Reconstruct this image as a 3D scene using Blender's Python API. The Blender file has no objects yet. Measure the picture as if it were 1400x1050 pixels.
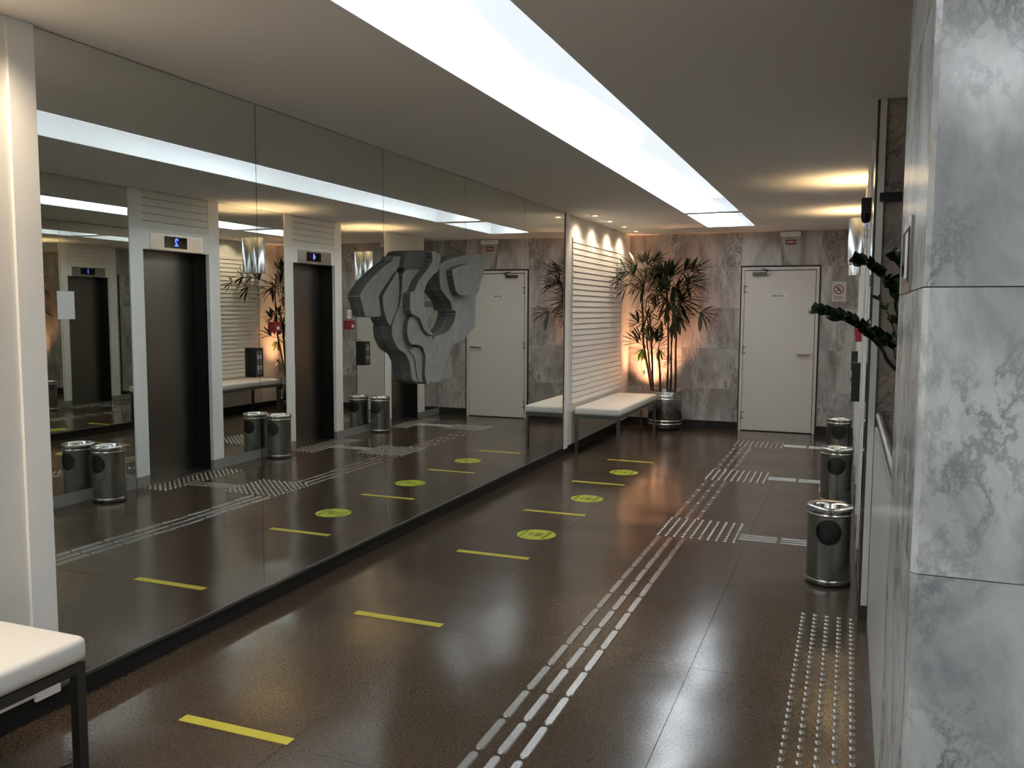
import bpy, bmesh, math, random
from mathutils import Vector, Matrix
random.seed(7)
PI = math.pi
S = bpy.context.scene
C = S.collection

# ------------------------------------------------------------------ camera, light, exposure
H = 2.49            # ceiling height
XM = -2.704         # face of the long mirror wall
XR = 0.095          # face of the mirrors on the lift wall
XP = 0.088          # face of the white lift surrounds
YB = 11.10          # far marble wall
CAMZ = 1.5
Mrot = Matrix(((0.93041, -0.03586, 0.36477), (0.36650, 0.07786, -0.92716), (0.00485, 0.99632, 0.08558)))
cam_data = bpy.data.cameras.new('camera')
cam_data.sensor_width = 36.0
cam_data.lens = 1167.0 / 1400.0 * 36.0
cam_data.clip_start = 0.02
cam = bpy.data.objects.new('camera', cam_data)
C.objects.link(cam)
q = Mrot.to_quaternion(); q.normalize()
cam.rotation_mode = 'QUATERNION'
cam.rotation_quaternion = q
cam.location = (0, 0, CAMZ)
S.camera = cam

world = bpy.data.worlds.new('world'); S.world = world; world.use_nodes = True
bg = world.node_tree.nodes['Background']
bg.inputs[0].default_value = (0.55, 0.6, 0.7, 1); bg.inputs[1].default_value = 0.02

S.view_settings.view_transform = 'Standard'
S.view_settings.look = 'None'
S.view_settings.gamma = 1.0
S.view_settings.use_curve_mapping = False
S.view_settings.exposure = 0.83
S.cycles.max_bounces = 14
S.cycles.glossy_bounces = 10
S.cycles.diffuse_bounces = 5
S.cycles.transmission_bounces = 6
S.cycles.sample_clamp_indirect = 3.0
S.cycles.caustics_reflective = True
S.cycles.blur_glossy = 0.3

PANEL = 5.2         # strength of the ceiling light panels
DOWN_W = 11.0        # watts of each warm downlight
SCONCE_UP = 9.0
SCONCE_DN = 2.0
UPLIGHT = 80.0
NEAR_W = 23.0       # near bench downlights

# ------------------------------------------------------------------ materials
def nmat(name):
    m = bpy.data.materials.new(name); m.use_nodes = True
    nt = m.node_tree
    return m, nt, nt.nodes['Principled BSDF']

def simple(name, col, rough=0.5, metal=0.0, spec=0.5, bump=0.0, bscale=60.0, var=0.0, vscale=6.0, coat=0.0, aniso=None):
    m, nt, b = nmat(name)
    b.inputs['Base Color'].default_value = (*col, 1)
    b.inputs['Roughness'].default_value = rough
    b.inputs['Metallic'].default_value = metal
    b.inputs['Specular IOR Level'].default_value = spec
    b.inputs['Coat Weight'].default_value = coat
    geo = nt.nodes.new('ShaderNodeNewGeometry')
    src = geo.outputs['Position']
    if aniso:
        mp = nt.nodes.new('ShaderNodeMapping'); mp.inputs['Scale'].default_value = aniso
        nt.links.new(src, mp.inputs[0]); src = mp.outputs[0]
    if var:
        n = nt.nodes.new('ShaderNodeTexNoise'); n.inputs['Scale'].default_value = vscale; n.inputs['Detail'].default_value = 5
        nt.links.new(src, n.inputs['Vector'])
        r = nt.nodes.new('ShaderNodeValToRGB')
        lo = [max(0, c * (1 - var)) for c in col]; hi = [min(1, c * (1 + var)) for c in col]
        r.color_ramp.elements[0].position = 0.3; r.color_ramp.elements[0].color = (*lo, 1)
        r.color_ramp.elements[1].position = 0.7; r.color_ramp.elements[1].color = (*hi, 1)
        nt.links.new(n.outputs[0], r.inputs[0]); nt.links.new(r.outputs[0], b.inputs['Base Color'])
    if bump:
        n2 = nt.nodes.new('ShaderNodeTexNoise'); n2.inputs['Scale'].default_value = bscale; n2.inputs['Detail'].default_value = 4
        nt.links.new(src, n2.inputs['Vector'])
        bp = nt.nodes.new('ShaderNodeBump'); bp.inputs['Strength'].default_value = bump; bp.inputs['Distance'].default_value = 0.005
        nt.links.new(n2.outputs[0], bp.inputs['Height']); nt.links.new(bp.outputs[0], b.inputs['Normal'])
    return m

def emit(name, col, strength):
    m, nt, b = nmat(name)
    b.inputs['Base Color'].default_value = (0, 0, 0, 1)
    b.inputs['Emission Color'].default_value = (*col, 1)
    b.inputs['Emission Strength'].default_value = strength
    return m

def marble(name, base, vein, dark, stretch, rough=0.25, seed=0.0, spec=0.5, vs=1.0, dist=1.6):
    m, nt, b = nmat(name)
    N = nt.nodes.new; L = nt.links.new
    geo = N('ShaderNodeNewGeometry'); info = N('ShaderNodeObjectInfo')
    mul = N('ShaderNodeMath'); mul.operation = 'MULTIPLY'; mul.inputs[1].default_value = 9.0
    L(info.outputs['Random'], mul.inputs[0])
    comb = N('ShaderNodeCombineXYZ')
    for i in range(3): L(mul.outputs[0], comb.inputs[i])
    add = N('ShaderNodeVectorMath'); add.operation = 'ADD'
    L(geo.outputs['Position'], add.inputs[0]); L(comb.outputs[0], add.inputs[1])
    mp = N('ShaderNodeMapping'); mp.inputs['Scale'].default_value = stretch; mp.inputs['Location'].default_value = (seed, seed * 2, seed)
    mp.inputs['Rotation'].default_value = (0.1, 0.25, 0.1)
    L(add.outputs[0], mp.inputs[0])
    n1 = N('ShaderNodeTexNoise'); n1.inputs['Scale'].default_value = 1.6 * vs; n1.inputs['Detail'].default_value = 8; n1.inputs['Roughness'].default_value = 0.62; n1.inputs['Distortion'].default_value = 0.9
    n2 = N('ShaderNodeTexNoise'); n2.inputs['Scale'].default_value = 3.1 * vs; n2.inputs['Detail'].default_value = 10; n2.inputs['Roughness'].default_value = 0.7; n2.inputs['Distortion'].default_value = dist
    for n in (n1, n2): L(mp.outputs[0], n.inputs['Vector'])
    r1 = N('ShaderNodeValToRGB'); e = r1.color_ramp.elements
    e[0].position = 0.33; e[0].color = (*vein, 1); e[1].position = 0.62; e[1].color = (*base, 1)
    L(n1.outputs[0], r1.inputs[0])
    r2 = N('ShaderNodeValToRGB'); e = r2.color_ramp.elements
    e[0].position = 0.455; e[0].color = (0, 0, 0, 1); e[1].position = 0.545; e[1].color = (0, 0, 0, 1)
    k = e.new(0.5); k.color = (0.75, 0.75, 0.75, 1)
    L(n2.outputs[0], r2.inputs[0])
    n3 = N('ShaderNodeTexNoise'); n3.inputs['Scale'].default_value = 1.1 * vs; L(mp.outputs[0], n3.inputs['Vector'])
    r3 = N('ShaderNodeValToRGB'); r3.color_ramp.elements[0].position = 0.42; r3.color_ramp.elements[1].position = 0.60
    L(n3.outputs[0], r3.inputs[0])
    mm = N('ShaderNodeMath'); mm.operation = 'MULTIPLY'; L(r2.outputs[0], mm.inputs[0]); L(r3.outputs[0], mm.inputs[1])
    mix = N('ShaderNodeMix'); mix.data_type = 'RGBA'
    L(mm.outputs[0], mix.inputs['Factor']); L(r1.outputs[0], mix.inputs['A']); mix.inputs['B'].default_value = (*dark, 1)
    L(mix.outputs['Result'], b.inputs['Base Color'])
    b.inputs['Roughness'].default_value = rough; b.inputs['Specular IOR Level'].default_value = spec
    return m

MT = {}
MT['ceiling'] = simple('ceiling_paint', (0.86, 0.82, 0.77), 0.9, bump=0.05, bscale=200)
MT['white'] = simple('white_lacquer', (0.88, 0.88, 0.855), 0.45, var=0.02)
MT['cream'] = simple('cream_paint', (0.76, 0.74, 0.70), 0.5, var=0.02)
MT['slat'] = simple('slat_paint', (0.84, 0.82, 0.78), 0.45)
MT['plinth'] = simple('grey_plinth_stone', (0.30, 0.30, 0.28), 0.35, var=0.1, vscale=30)
MT['dark_base'] = simple('dark_granite_base', (0.020, 0.018, 0.016), 0.5, spec=0.3, var=0.3, vscale=60)
MT['marble'] = marble('vertical_veined_marble', (0.55, 0.515, 0.49), (0.20, 0.175, 0.165), (0.05, 0.038, 0.034), (2.0, 2.0, 0.7), 0.28, 0.0)
MT['marble_warm'] = marble('brownish_marble', (0.42, 0.355, 0.305), (0.19, 0.16, 0.14), (0.06, 0.05, 0.04), (1.0, 1.0, 0.6), 0.22, 4.0, vs=2.6)
MT['marble_pillar'] = marble('pale_grey_marble', (0.68, 0.705, 0.70), (0.27, 0.295, 0.305), (0.06, 0.08, 0.085), (1.0, 1.0, 0.6), 0.19, 9.0, vs=2.6, dist=0.3)
MT['mirror'] = simple('mirror_silver', (0.79, 0.81, 0.775), 0.0, 1.0)
MT['chrome'] = simple('chrome', (0.70, 0.70, 0.69), 0.16, 1.0)
MT['steel'] = simple('brushed_steel', (0.42, 0.41, 0.39), 0.28, 1.0, bump=0.08, bscale=40, aniso=(30, 30, 1))
MT['steel_bin'] = simple('dark_stainless', (0.34, 0.34, 0.33), 0.27, 1.0, bump=0.04, bscale=30, aniso=(20, 20, 1))
MT['door_steel'] = simple('lift_door_steel', (0.21, 0.20, 0.185), 0.34, 1.0, bump=0.05, bscale=30, aniso=(1, 40, 0.6))
MT['jamb_steel'] = simple('lift_jamb_steel', (0.03, 0.028, 0.025), 0.35, 0.6)
MT['header_steel'] = simple('lift_header_steel', (0.62, 0.60, 0.57), 0.22, 1.0)
MT['lamp_metal'] = simple('satin_lamp_aluminium', (0.78, 0.80, 0.84), 0.27, 1.0)
MT['aluminium'] = simple('aluminium_channel', (0.38, 0.38, 0.36), 0.4, 0.9)
MT['channel'] = simple('dull_mirror_channel', (0.13, 0.13, 0.12), 0.5, 0.6)
MT['call_plate'] = simple('grey_button_plate', (0.16, 0.155, 0.15), 0.5, 0.5)
MT['black'] = simple('black_plastic', (0.012, 0.012, 0.012), 0.35)
MT['black_gloss'] = simple('black_screen', (0.005, 0.005, 0.006), 0.08)
MT['liner'] = simple('dull_inner_bucket', (0.10, 0.10, 0.10), 0.35, 0.9)
MT['void'] = simple('dark_interior', (0.006, 0.006, 0.006), 0.8)
MT['blue_led'] = emit('blue_led', (0.05, 0.09, 1.0), 3.0)
MT['upholstery'] = simple('cream_vinyl', (0.76, 0.73, 0.68), 0.42, bump=0.15, bscale=25)
MT['leg_metal'] = simple('dark_bench_metal', (0.10, 0.095, 0.085), 0.35, 0.8)
MT['leg_metal_far'] = simple('satin_bench_metal', (0.17, 0.175, 0.17), 0.35, 0.9)
MT['yellow'] = simple('yellow_tape', (0.56, 0.48, 0.035), 0.45)
MT['lime'] = simple('yellow_green_vinyl', (0.50, 0.55, 0.025), 0.4)
MT['lime_edge'] = simple('olive_print', (0.10, 0.11, 0.01), 0.5)
MT['ink'] = simple('black_ink', (0.01, 0.01, 0.01), 0.5)
MT['stud'] = simple('stainless_stud', (0.42, 0.41, 0.39), 0.12, 1.0)
MT['bar'] = simple('stainless_bar', (0.44, 0.43, 0.41), 0.18, 1.0, bump=0.25, bscale=60, aniso=(8, 1, 1))
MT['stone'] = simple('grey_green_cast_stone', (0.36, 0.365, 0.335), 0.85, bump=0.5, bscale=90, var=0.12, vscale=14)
MT['stone_rough_shaded'] = simple('shaded_rough_stone', (0.15, 0.15, 0.14), 0.95, bump=1.0, bscale=120, var=0.3, vscale=70)  # rougher stone; shade of sides and grooves is put into its darker colour
MT['door_paint'] = simple('warm_white_door_paint', (0.68, 0.645, 0.60), 0.5)
MT['door_gap'] = simple('dark_door_gap', (0.03, 0.027, 0.025), 0.7)
MT['red'] = simple('signal_red', (0.24, 0.010, 0.022), 0.4)
MT['paper'] = simple('white_paper', (0.75, 0.74, 0.72), 0.6)
MT['leaf'] = simple('palm_leaf', (0.020, 0.034, 0.013), 0.42, var=0.4, vscale=3)
MT['leaf_lit'] = simple('lit_palm_leaf', (0.22, 0.30, 0.04), 0.45, var=0.2, vscale=3)  # the uplight's glow on the lower leaves, painted as a paler yellow green
MT['zz'] = simple('glossy_dark_leaf', (0.012, 0.028, 0.010), 0.22, var=0.4, vscale=8, coat=0.3)
MT['cane'] = simple('brown_cane', (0.05, 0.028, 0.015), 0.7, bump=0.4, bscale=40)
MT['soil'] = simple('dark_soil', (0.02, 0.014, 0.01), 0.95, bump=1.0, bscale=80)
MT['glow_warm'] = emit('warm_lamp_face', (1.0, 0.72, 0.38), 7.0)
MT['desk_white'] = simple('white_desk_laminate', (0.66, 0.67, 0.66), 0.25, var=0.03)
MT['desk_top'] = simple('grey_counter_stone', (0.20, 0.195, 0.185), 0.15, var=0.15, vscale=30)
MT['trim_white'] = simple('white_trim', (0.72, 0.71, 0.66), 0.4)

# polished brown granite with speckle
def granite():
    m, nt, b = nmat('polished_brown_granite')
    N = nt.nodes.new; L = nt.links.new
    geo = N('ShaderNodeNewGeometry')
    n = N('ShaderNodeTexNoise'); n.inputs['Scale'].default_value = 110; n.inputs['Detail'].default_value = 3; n.inputs['Roughness'].default_value = 0.55
    v = N('ShaderNodeTexVoronoi'); v.inputs['Scale'].default_value = 160
    big = N('ShaderNodeTexNoise'); big.inputs['Scale'].default_value = 1.7; big.inputs['Detail'].default_value = 4
    for k in (n, v, big): L(geo.outputs['Position'], k.inputs['Vector'])
    r = N('ShaderNodeValToRGB'); e = r.color_ramp.elements
    e[0].position = 0.36; e[0].color = (0.048, 0.036, 0.026, 1)
    e[1].position = 0.68; e[1].color = (0.108, 0.077, 0.053, 1)
    k = e.new(0.52); k.color = (0.076, 0.054, 0.038, 1)
    L(n.outputs[0], r.inputs[0])
    r2 = N('ShaderNodeValToRGB'); r2.color_ramp.elements[0].position = 0.0; r2.color_ramp.elements[0].color = (0.75, 0.75, 0.75, 1)
    r2.color_ramp.elements[1].position = 0.9; r2.color_ramp.elements[1].color = (1.15, 1.1, 1.05, 1)
    L(v.outputs['Distance'], r2.inputs[0])
    mx = N('ShaderNodeMix'); mx.data_type = 'RGBA'; mx.blend_type = 'MULTIPLY'; mx.inputs['Factor'].default_value = 1.0
    L(r.outputs[0], mx.inputs['A']); L(r2.outputs[0], mx.inputs['B'])
    L(mx.outputs['Result'], b.inputs['Base Color'])
    mr = N('ShaderNodeMapRange'); mr.inputs['To Min'].default_value = 0.13; mr.inputs['To Max'].default_value = 0.22
    L(big.outputs[0], mr.inputs['Value']); L(mr.outputs[0], b.inputs['Roughness'])
    b.inputs['Specular IOR Level'].default_value = 0.46
    wv = N('ShaderNodeTexNoise'); wv.inputs['Scale'].default_value = 1.5; wv.inputs['Detail'].default_value = 1
    L(geo.outputs['Position'], wv.inputs['Vector'])
    bp = N('ShaderNodeBump'); bp.inputs['Strength'].default_value = 1.0; bp.inputs['Distance'].default_value = 0.012
    L(wv.outputs[0], bp.inputs['Height']); L(bp.outputs[0], b.inputs['Normal'])
    return m
MT['granite'] = granite()
MT['grout'] = simple('dark_floor_joint', (0.012, 0.010, 0.008), 0.7)

# the luminous ceiling panels: tubes run along their left side, the right side is weaker
def panel_mat():
    m, nt, b = nmat('luminous_ceiling_diffuser')
    N = nt.nodes.new; L = nt.links.new
    geo = N('ShaderNodeNewGeometry'); sep = N('ShaderNodeSeparateXYZ'); L(geo.outputs['Position'], sep.inputs[0])
    n = N('ShaderNodeTexNoise'); n.inputs['Scale'].default_value = 0.9; n.inputs['Detail'].default_value = 1
    L(geo.outputs['Position'], n.inputs['Vector'])
    ad = N('ShaderNodeMath'); ad.operation = 'MULTIPLY_ADD'; ad.inputs[1].default_value = 0.5
    L(n.outputs[0], ad.inputs[0]); L(sep.outputs['X'], ad.inputs[2])
    mr = N('ShaderNodeMapRange'); mr.interpolation_type = 'SMOOTHSTEP'
    mr.inputs['From Min'].default_value = -1.26; mr.inputs['From Max'].default_value = -1.08
    mr.inputs['To Min'].default_value = PANEL * 1.25; mr.inputs['To Max'].default_value = PANEL * 0.088
    L(ad.outputs[0], mr.inputs['Value'])
    b.inputs['Base Color'].default_value = (0.6, 0.6, 0.6, 1)
    b.inputs['Emission Color'].default_value = (0.86, 0.94, 1.0, 1)
    L(mr.outputs[0], b.inputs['Emission Strength'])
    return m
MT['panel'] = panel_mat()
MT['panel_fill'] = emit('added_fill_diffuser', (0.88, 0.95, 1.0), 8.0)
MT['cavity'] = simple('white_light_well', (0.85, 0.86, 0.88), 0.7)

# ------------------------------------------------------------------ helpers
def link(o): C.objects.link(o); return o

def finish(bm, smooth=False, bevel=0.0, seg=1, angle=40):
    if bevel:
        es = [e for e in bm.edges if len(e.link_faces) == 2 and e.calc_face_angle(0) > math.radians(30)]
        bmesh.ops.bevel(bm, geom=es, offset=bevel, segments=seg, profile=0.5, affect='EDGES')
    if smooth:
        for f in bm.faces: f.smooth = True
        for e in bm.edges:
            if len(e.link_faces) == 2 and e.calc_face_angle(0) > math.radians(angle): e.smooth = False

def mesh(name, bm, mat, smooth=False, bevel=0.0, seg=1):
    finish(bm, smooth, bevel, seg)
    me = bpy.data.meshes.new(name); bm.to_mesh(me); bm.free()
    for m in (mat if isinstance(mat, (list, tuple)) else [mat]): me.materials.append(m)
    return me

def tag(o, label=None, cat=None, group=None, kind=None):
    if label: o['label'] = label
    if cat: o['category'] = cat
    if group: o['group'] = group
    if kind: o['kind'] = kind
    return o

def thing(name, label, cat, loc=(0, 0, 0), rz=0.0, group=None):
    o = bpy.data.objects.new(name, None); o.empty_display_size = 0.1
    o.location = loc; o.rotation_euler = (0, 0, rz)
    link(o); return tag(o, label, cat, group)

def obj(name, me, parent=None, loc=(0, 0, 0), rot=None, label=None):
    o = bpy.data.objects.new(name, me); o.location = loc
    if rot is not None: o.rotation_euler = rot
    if parent: o.parent = parent
    if label: o['label'] = label
    return link(o)

def B(): return bmesh.new()

def box(bm, x0, x1, y0, y1, z0, z1, off=(0, 0, 0)):
    x0, x1 = sorted((x0, x1)); y0, y1 = sorted((y0, y1)); z0, z1 = sorted((z0, z1))
    v = [bm.verts.new((x - off[0], y - off[1], z - off[2])) for z in (z0, z1) for y in (y0, y1) for x in (x0, x1)]
    for f in ((0, 2, 3, 1), (4, 5, 7, 6), (0, 1, 5, 4), (2, 6, 7, 3), (0, 4, 6, 2), (1, 3, 7, 5)):
        bm.faces.new([v[i] for i in f])
    return bm

def boxm(name, mat, x0, x1, y0, y1, z0, z1, parent=None, bevel=0.0, label=None, seg=1, smooth=False):
    """box in world coordinates; the object's origin is put at its own base centre (or at its parent's origin)"""
    if parent is None:
        o0 = ((x0 + x1) / 2, (y0 + y1) / 2, min(z0, z1))
        return obj(name, mesh(name, box(B(), x0, x1, y0, y1, z0, z1, o0), mat, smooth, bevel, seg), None, o0, label=label)
    base = PO.get(parent.name, (0, 0, 0))
    o0 = ((x0 + x1) / 2, (y0 + y1) / 2, min(z0, z1))
    o = obj(name, mesh(name, box(B(), x0, x1, y0, y1, z0, z1, o0), mat, smooth, bevel, seg), parent,
            tuple(o0[i] - base[i] for i in range(3)), label=label)
    PO[o.name] = o0
    return o
PO = {}     # world origin of every parent made in world coordinates
def wthing(name, label, cat, loc, group=None):
    t = thing(name, label, cat, loc, 0, group); PO[t.name] = tuple(loc); return t
def reg(o, loc): PO[o.name] = tuple(loc); return o

def lathe(bm, prof, n=32, cx=0, cy=0, cap_bottom=False, cap_top=False):
    rings = []
    for r, z in prof:
        rings.append([bm.verts.new((cx + r * math.cos(2 * PI * i / n), cy + r * math.sin(2 * PI * i / n), z)) for i in range(n)])
    for a, b in zip(rings, rings[1:]):
        for i in range(n):
            j = (i + 1) % n
            bm.faces.new((a[i], a[j], b[j], b[i]))
    if cap_bottom: bm.faces.new(list(reversed(rings[0])))
    if cap_top: bm.faces.new(rings[-1])
    return bm

def tube(bm, pts, radii, n=8, cap=True):
    pts = [Vector(p) for p in pts]
    if not isinstance(radii, (list, tuple)): radii = [radii] * len(pts)
    rings = []; up = Vector((0, 0, 1))
    for i, p in enumerate(pts):
        d = (pts[min(i + 1, len(pts) - 1)] - pts[max(i - 1, 0)]).normalized()
        a = d.cross(up)
        if a.length < 1e-3: a = d.cross(Vector((1, 0, 0)))
        a.normalize(); b = d.cross(a)
        rings.append([bm.verts.new(p + (a * math.cos(2 * PI * k / n) + b * math.sin(2 * PI * k / n)) * radii[i]) for k in range(n)])
    for r0, r1 in zip(rings, rings[1:]):
        for k in range(n):
            bm.faces.new((r0[k], r0[(k + 1) % n], r1[(k + 1) % n], r1[k]))
    if cap:
        bm.faces.new(list(reversed(rings[0]))); bm.faces.new(rings[-1])
    bmesh.ops.recalc_face_normals(bm, faces=bm.faces)
    return bm

def prism_x(bm, poly, x0, x1, off=(0, 0, 0)):
    """poly: (y, z) outline, extruded from x0 to x1"""
    a = [bm.verts.new((x0 - off[0], y - off[1], z - off[2])) for y, z in poly]
    b = [bm.verts.new((x1 - off[0], y - off[1], z - off[2])) for y, z in poly]
    n = len(poly)
    bm.faces.new(a); bm.faces.new(list(reversed(b)))
    for i in range(n):
        bm.faces.new((a[i], b[i], b[(i + 1) % n], a[(i + 1) % n]))
    bmesh.ops.recalc_face_normals(bm, faces=bm.faces)
    return bm

def prism_y(bm, poly, y0, y1):
    """poly: (x, z) outline, extruded from y0 to y1"""
    a = [bm.verts.new((x, y0, z)) for x, z in poly]; b = [bm.verts.new((x, y1, z)) for x, z in poly]
    n = len(poly)
    bm.faces.new(a); bm.faces.new(list(reversed(b)))
    for i in range(n): bm.faces.new((a[i], b[i], b[(i + 1) % n], a[(i + 1) % n]))
    bmesh.ops.recalc_face_normals(bm, faces=bm.faces)
    return bm

ROT_NX = Matrix(((0, 0, -1), (-1, 0, 0), (0, 1, 0)))       # text readable on a face that looks to -X
ROT_NY = Matrix(((1, 0, 0), (0, 0, -1), (0, 1, 0)))        # text readable on a face that looks to -Y
def text_mesh(body, size, extrude=0.0004, mat=None, bold=False):
    cu = bpy.data.curves.new('lettering', 'FONT'); cu.body = body; cu.size = size
    cu.align_x = 'CENTER'; cu.align_y = 'CENTER'; cu.extrude = extrude; cu.resolution_u = 3
    if bold: cu.offset = size * 0.02
    t = bpy.data.objects.new('lettering_source', cu)
    me = bpy.data.meshes.new_from_object(t)
    bpy.data.objects.remove(t)
    me.materials.clear(); me.materials.append(mat)
    return me
def text(name, body, size, pos, rot, mat, parent, bold=False):
    me = text_mesh(body, size, mat=mat, bold=bold)
    o = bpy.data.objects.new(name, me); base = PO.get(parent.name, (0, 0, 0))
    o.location = tuple(pos[i] - base[i] for i in range(3)); o.rotation_euler = rot.to_euler(); o.parent = parent
    return link(o)

def spot(parent, loc, direction, watts, col, size_deg, blend, radius=0.03, name='lamp_light'):
    l = bpy.data.lights.new(name, 'SPOT'); l.energy = watts; l.color = col; l.spot_size = math.radians(size_deg)
    l.spot_blend = blend; l.shadow_soft_size = radius
    o = bpy.data.objects.new(name, l); o.parent = parent; o.location = loc
    o.rotation_euler = Vector(direction).to_track_quat('-Z', 'Y').to_euler()
    return link(o)

# ------------------------------------------------------------------ setting: floor
JX = -1.762; JY = 2.34; P = 1.19
X0, X1 = -2.76, 1.81
YN = -4.0
flo = boxm('floor', MT['grout'], X0, X1, YN, YB + 0.02, -0.12, -0.0025); tag(flo, kind='structure')
flo_base = ((X0 + X1) / 2, (YN + YB + 0.02) / 2, -0.12)
reg(flo, flo_base)
xs = [JX - P, JX, JX + P, JX + 2 * P, JX + 3 * P]
tile_full = None
for i in range(len(xs) - 1):
    for j in range(-6, 8):
        a0 = max(xs[i], X0); a1 = min(xs[i + 1], X1); b0 = max(JY + j * P, YN); b1 = min(JY + (j + 1) * P, YB + 0.02)
        if b1 - b0 < 0.05 or a1 - a0 < 0.05: continue
        full = abs(a1 - a0 - P) < 0.01 and abs(b1 - b0 - P) < 0.001
        if full and tile_full:
            obj('floor_tile', tile_full, flo, ((a0 + a1) / 2 - flo_base[0], (b0 + b1) / 2 - flo_base[1], -0.02 - flo_base[2]))
        else:
            t = boxm('floor_tile', MT['granite'], a0 + 0.0012, a1 - 0.0012, b0 + 0.0012, b1 - 0.0012, -0.02, 0.0, flo)
            if full: tile_full = t.data

# ------------------------------------------------------------------ setting: ceiling with the two light wells
LX0, LX1 = -1.590, -1.045
L1Y0, L1Y1 = -3.0, 8.77
L2Y0, L2Y1 = 8.92, 10.30
bm = B()
zt = H + 0.30
box(bm, X0, LX0, YN, YB + 0.02, H, zt); box(bm, LX1, X1, YN, YB + 0.02, H, zt)
box(bm, LX0, LX1, YN, L1Y0, H, zt); box(bm, LX0, LX1, L1Y1, L2Y0, H, zt); box(bm, LX0, LX1, L2Y1, YB + 0.02, H, zt)
ceil = obj('ceiling', mesh('ceiling', bm, MT['ceiling'])); tag(ceil, kind='structure')
def light_well(y0, y1, label):
    t = wthing('ceiling_light', label, 'ceiling light', ((LX0 + LX1) / 2, (y0 + y1) / 2, H), 'luminous ceiling panels')
    d = 0.137
    boxm('diffuser', MT['panel'], LX0 + 0.004, LX1 - 0.004, y0 + 0.004, y1 - 0.004, H + d, H + d + 0.01, t)
    e = 0.003
    for a in ((LX0, LX0 + e, y0, y1), (LX1 - e, LX1, y0, y1), (LX0 + e, LX1 - e, y0, y0 + e), (LX0 + e, LX1 - e, y1 - e, y1)):
        boxm('well_side', MT['cavity'], *a, H + 0.001, H + d, t)
light_well(L1Y0, L1Y1, 'long glowing white ceiling light panel running down the middle of the corridor')
bm = B(); t = wthing('ceiling_light', 'flat white ceiling light behind the camera, added to brighten the marble pillar', 'ceiling light', (0.75, -0.55, H), 'luminous ceiling panels')  # unseen light, added to brighten the top of the pillar face
boxm('housing', MT['cavity'], 0.25, 1.25, -0.95, -0.15, H - 0.03, H - 0.0005, t, bevel=0.004)
boxm('diffuser', MT['panel_fill'], 0.27, 1.23, -0.93, -0.17, H - 0.035, H - 0.0305, t)
light_well(L2Y0, L2Y1, 'short glowing white ceiling light panel nearest the far marble wall')

# ------------------------------------------------------------------ setting: far marble wall
SL = [0.10, 0.515, 1.03, 1.545, 2.06, H]
wb = boxm('wall_back', MT['grout'], X0 - 0.1, 0.5, YB + 0.02, YB + 0.14, 0, H + 0.2); tag(wb, kind='structure'); wb_o = (((X0 - .1) + .5) / 2, YB + .08, 0); reg(wb, wb_o)
DX0, DX1, DZ = -1.285, -0.335, 2.07
def slab(x0, x1, z0, z1, y=YB, t=0.02, parent=None, mat='marble'):
    g = 0.0011
    boxm('marble_slab', MT[mat], x0 + g, x1 - g, y, y + t, z0 + g, z1 - g, parent)
cols = [-2.72, -2.0, DX0, DX1, 0.10]
for a, b in zip(SL, SL[1:]):
    slab(cols[0], cols[1], a, b, parent=wb); slab(cols[1], cols[2], a, b, parent=wb)
    if a < 2.0: slab(cols[3], cols[4], a, b, parent=wb)
slab(DX0, -0.81, 2.075, H, parent=wb); slab(-0.81, DX1, 2.075, H, parent=wb); slab(DX1, 0.10, 2.06, H, parent=wb)
bbb = B(); box(bbb, -2.72, DX0 - 0.01, YB - 0.012, YB + 0.01, 0, 0.10); box(bbb, DX1 + 0.01, 0.09, YB - 0.012, YB + 0.01, 0, 0.10)
tag(obj('baseboard_back', mesh('baseboard_back', bbb, MT['dark_base'])), kind='structure')
wf = boxm('wall_front', MT['cream'], X0 - 0.1, X1 + 0.1, YN - 0.12, YN, 0, H); tag(wf, kind='structure')

# door to the stairs
d = wthing('door_1', 'white metal stair door with dark outline in the far marble wall', 'door', ((DX0 + DX1) / 2, YB, 0)); d['kind'] = 'structure'
del d['category']; 
bm = B(); y0 = YB - 0.012
box(bm, DX0, DX0 + 0.018, y0, YB + 0.02, 0, DZ, PO[d.name]); box(bm, DX1 - 0.018, DX1, y0, YB + 0.02, 0, DZ, PO[d.name]); box(bm, DX0 + .018, DX1 - .018, y0, YB + 0.02, DZ - 0.018, DZ, PO[d.name])
obj('outer_edge', mesh('outer_edge', bm, MT['door_gap']), d)
bm = B(); y0 = YB - 0.022
box(bm, DX0 + 0.018, DX0 + 0.050, y0, YB + 0.015, 0, DZ - .018, PO[d.name]); box(bm, DX1 - 0.050, DX1 - .018, y0, YB + 0.015, 0, DZ - .018, PO[d.name]); box(bm, DX0 + .05, DX1 - .05, y0, YB + 0.015, DZ - 0.05, DZ - .018, PO[d.name])
obj('door_frame', mesh('door_frame', bm, MT['door_paint'], bevel=0.002), d)
boxm('door_shadow_gap', MT['door_gap'], DX0 + 0.05, DX1 - 0.05, YB - 0.003, YB + 0.01, 0.0, DZ - .05, d)
lf = boxm('door_leaf', MT['door_paint'], DX0 + 0.056, DX1 - 0.058, YB - 0.028, YB + 0.004, 0.012, DZ - 0.062, d, bevel=0.002)
reg(lf, (((DX0 + .056) + (DX1 - .058)) / 2, YB - .012, 0.012))
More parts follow.
